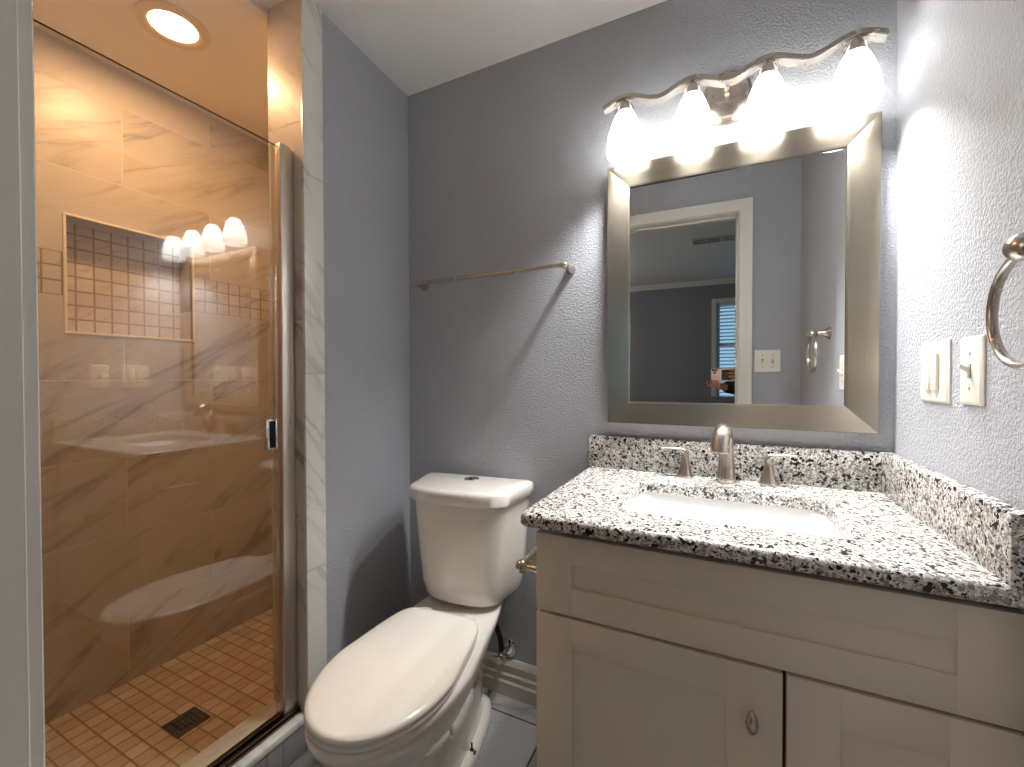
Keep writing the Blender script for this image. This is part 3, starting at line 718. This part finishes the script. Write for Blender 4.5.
bm = B(); tube(bm, spline([(0, -.056, .020), (-.002, -.058, .06), (-.018, -.068, .12), (-.040, -.090, .180), (-.048, -.120, .238)], 6), .0095, 12, upv=(0, 1, 0)); hs = obj('supply_hose', bm, MT['black'], sv)

# ================================================================== PERSON WITH PHONE (standing in the bedroom doorway, seen in the mirror)
def skin(name, chains, mat, parent, sub=2):
    """chains: list of (list of (x, y, z, r), link) ; link = index of an earlier vertex or None"""
    vs, es, rad, roots = [], [], [], []
    for pts, link in chains:
        prev = link
        if link is None: roots.append(len(vs))
        for p in pts:
            vs.append(p[:3]); rad.append(p[3]); i = len(vs)-1
            if prev is not None: es.append((prev, i))
            prev = i
    me = bpy.data.meshes.new(name); me.from_pydata(vs, es, []); o = bpy.data.objects.new(name, me); COL.objects.link(o)
    md = o.modifiers.new('skin', 'SKIN'); md.use_smooth_shade = True; md.branch_smoothing = .4
    for i, v in enumerate(me.skin_vertices[0].data):
        r = rad[i]; v.radius = r if isinstance(r, tuple) else (r, r); v.use_root = i in roots
    sb = o.modifiers.new('sub', 'SUBSURF'); sb.levels = sub; sb.render_levels = sub
    me.materials.append(mat); o.parent = parent; return o
pe = empty('person', (.10, -1.86, 0), 'person in a black long-sleeved top holding up a phone, reflected in the mirror', 'person')
# body coordinates relative to (.10, -1.86, 0); the person faces +y
PX, PY = .10, -1.86
def q(x, y, z, r): return (x-PX, y-PY, z, r)
torso = [q(.10, -1.86, .93, (.13, .095)), q(.10, -1.855, 1.05, (.12, .085)), q(.10, -1.85, 1.20, (.13, .09)), q(.10, -1.855, 1.33, (.13, .085)), q(.10, -1.855, 1.40, (.075, .06)), q(.10, -1.845, 1.45, (.046, .046)), q(.10, -1.83, 1.51, (.046, .048)), q(.10, -1.815, 1.555, (.058, .075)), q(.10, -1.815, 1.62, (.070, .088)), q(.10, -1.82, 1.68, (.060, .075)), q(.10, -1.825, 1.705, (.030, .04))]
larm = [q(-.03, -1.855, 1.375, .052), q(-.09, -1.84, 1.33, .048), q(-.115, -1.80, 1.20, .042), q(-.105, -1.74, 1.06, .037), q(-.14, -1.66, 1.04, .036), q(-.25, -1.53, 1.072, .031), q(-.338, -1.444, 1.084, (.021, .026))]
rarm = [q(.23, -1.855, 1.375, .052), q(.29, -1.84, 1.33, .048), q(.31, -1.79, 1.20, .042), q(.27, -1.72, 1.09, .037), q(.19, -1.65, 1.09, .035), q(.04, -1.52, 1.125, .028), q(-.10, -1.435, 1.145, (.021, .026))]
lleg = [q(.01, -1.86, .86, .095), q(-.005, -1.85, .68, .078), q(-.01, -1.84, .49, .056), q(-.01, -1.86, .34, .053), q(-.01, -1.88, .10, .036), q(-.01, -1.86, .045, .036), q(-.015, -1.78, .035, .034), q(-.02, -1.70, .028, .026)]
rleg = [(2*(0)-p[0] if False else -p[0], p[1], p[2], p[3]) for p in lleg]
nt, nl = len(torso), len(larm)
# hands: the wrist is the last arm vertex, the palm follows
lp = [q(-.362, -1.424, 1.088, (.012, .028)), q(-.384, -1.412, 1.093, (.011, .028))]
rp = [q(-.165, -1.416, 1.150, (.030, .012)), q(-.200, -1.412, 1.153, (.028, .011))]
chains = [(torso, None), (larm, 3), (rarm, 3), (lleg, 0), (rleg, 0), (lp, nt+nl-1), (rp, nt+2*nl-1)]
body_n = nt+2*nl+2*len(lleg); LP = body_n+1; RP = body_n+3
def finger(pts, r0, r1): return [q(*p, r0+(r1-r0)*k/(len(pts)-1)) for k, p in enumerate(pts)]
for k in range(4):   # left hand: fingers come up in front of the phone's lower edge
    x = -.412+k*.0185; dz = (.0, .006, .004, -.004)[k]
    chains.append((finger([(x+.012, -1.412, 1.094), (x+.004, -1.396, 1.090), (x-.002, -1.3885, 1.104+dz), (x-.004, -1.3905, 1.122+dz)], .0088, .0066), None))
chains.append((finger([(-.352, -1.425, 1.094), (-.362, -1.430, 1.112), (-.372, -1.4205, 1.130), (-.378, -1.4165, 1.146)], .0105, .0080), None))
for k in range(4):   # right hand: fingers lie across the back of the phone
    z = 1.180-k*.0185; dx = (.004, -.006, -.002, .010)[k]
    chains.append((finger([(-.205, -1.408, z-.004), (-.240, -1.3915, z), (-.275, -1.3885, z+.001), (-.308+dx, -1.3900, z)], .0088, .0066), None))
chains.append((finger([(-.190, -1.420, 1.135), (-.215, -1.427, 1.142), (-.245, -1.4185, 1.150), (-.265, -1.4175, 1.153)], .0105, .0080), None))
body = skin('body', chains, MT['skin'], pe)
def grow(pts, g): return [(p[0], p[1], p[2], tuple(a+g for a in p[3]) if isinstance(p[3], tuple) else p[3]+g) for p in pts]
skin('sweater', [(grow(torso[:5], .016), None), (grow(larm[:-1]+[tuple(a+(b-a)*.92 if not isinstance(a, tuple) and not isinstance(b, tuple) else .024 for a, b in zip(larm[-2], larm[-1]))], .013), 3), (grow(rarm[:-1]+[tuple(a+(b-a)*.92 if not isinstance(a, tuple) and not isinstance(b, tuple) else .026 for a, b in zip(rarm[-2], rarm[-1]))], .013), 3)], MT['shirt'], pe)
skin('trousers', [(grow([torso[0], (0, 0, .99, (.125, .09))], .012), None), (grow(lleg[:5], .015), 0), (grow(rleg[:5], .015), 0)], MT['trousers'], pe)
for sgn in (-1, 1):
    bm = B(); rings = []
    for yy, wd, ht in ((-.065, .028, .05), (-.03, .036, .085), (.03, .038, .075), (.10, .046, .055), (.17, .042, .045), (.20, .024, .03)):
        rings.append([(sgn*.11+wd*math.cos(a), yy, max(0.0, ht*.5+ht*.5*math.sin(a))) for a in [2*PI*k/20 for k in range(20)]])
    loft(bm, rings); obj('shoe', bm, MT['black'], pe)
bm = B(); bmesh.ops.create_uvsphere(bm, u_segments=32, v_segments=20, radius=1, matrix=Matrix.Translation((0, .018, 1.632)) @ Matrix.Diagonal((.087, .108, .106, 1)))
bmesh.ops.delete(bm, geom=[v for v in bm.verts if v.co.y > .055+(v.co.z-1.66)*-.3 and v.co.z < 1.675 or v.co.z < 1.56], context='VERTS')
ho = obj('hair', bm, MT['hair'], pe); m_ = ho.modifiers.new('t', 'SOLIDIFY'); m_.thickness = .012
for sgn in (-1, 1):   # face details and ears
    bm = B(); bmesh.ops.create_uvsphere(bm, u_segments=16, v_segments=10, radius=1, matrix=Matrix.Translation((sgn*.030, .122, 1.618)) @ Matrix.Diagonal((.013, .010, .007, 1)))
    obj('eye', bm, MT['plate'], pe)
    bm = B(); bmesh.ops.create_uvsphere(bm, u_segments=12, v_segments=8, radius=1, matrix=Matrix.Translation((sgn*.030, .1315, 1.618)) @ Matrix.Diagonal((.005, .002, .005, 1)))
    obj('iris', bm, MT['hair'], pe)
    bm = B(); bmesh.ops.create_uvsphere(bm, u_segments=16, v_segments=10, radius=1, matrix=Matrix.Translation((sgn*.079, .035, 1.61)) @ Matrix.Diagonal((.010, .018, .030, 1)))
    obj('ear', bm, MT['skin'], pe)
bm = B(); loft(bm, [[(w_*math.cos(a), y_+d_*math.sin(a), z_) for a in [2*PI*k/12 for k in range(12)]] for z_, w_, y_, d_ in ((1.628, .007, .120, .008), (1.605, .010, .126, .012), (1.588, .016, .128, .018), (1.580, .013, .122, .012))])
obj('nose', bm, MT['skin'], pe)
bm = B(); bmesh.ops.create_uvsphere(bm, u_segments=16, v_segments=8, radius=1, matrix=Matrix.Translation((0, .121, 1.562)) @ Matrix.Diagonal((.024, .008, .006, 1)))
obj('mouth', bm, plain('lips', srgb(160, 92, 86), .5), pe)
po_ = empty('smartphone', (-.322, -1.4015, 1.154), 'pale pink smartphone held sideways in both hands, reflected in the mirror', 'phone')
bm = B(); box(bm, -.075, .075, -.004, .004, -.036, .036, .0035, 3); obj('body', bm, MT['phone'], po_)
bm = B(); box(bm, -.020, .068, .0038, .0046, -.031, .029, .0003, 1); obj('back_panel', bm, MT['black'], po_)['label'] = 'black panel on the back'
bm = B(); box(bm, -.071, -.040, .0038, .0056, .004, .033, .001, 2); cbp = obj('camera_bump', bm, MT['phone'], po_)
for x, z in ((-.064, .026), (-.048, .026), (-.056, .012)):
    obj('lens', lathe(B(), [(.0058, .0054), (.0058, .0070), (.0048, .0072), (.0046, .0064), (.0005, .0064)], 18, 'y', (x, 0, z), cap=False), MT['lens'], cbp)
obj('screen', box(B(), -.071, .071, -.0044, -.0039, -.032, .032, .0002, 1), MT['lens'], po_)
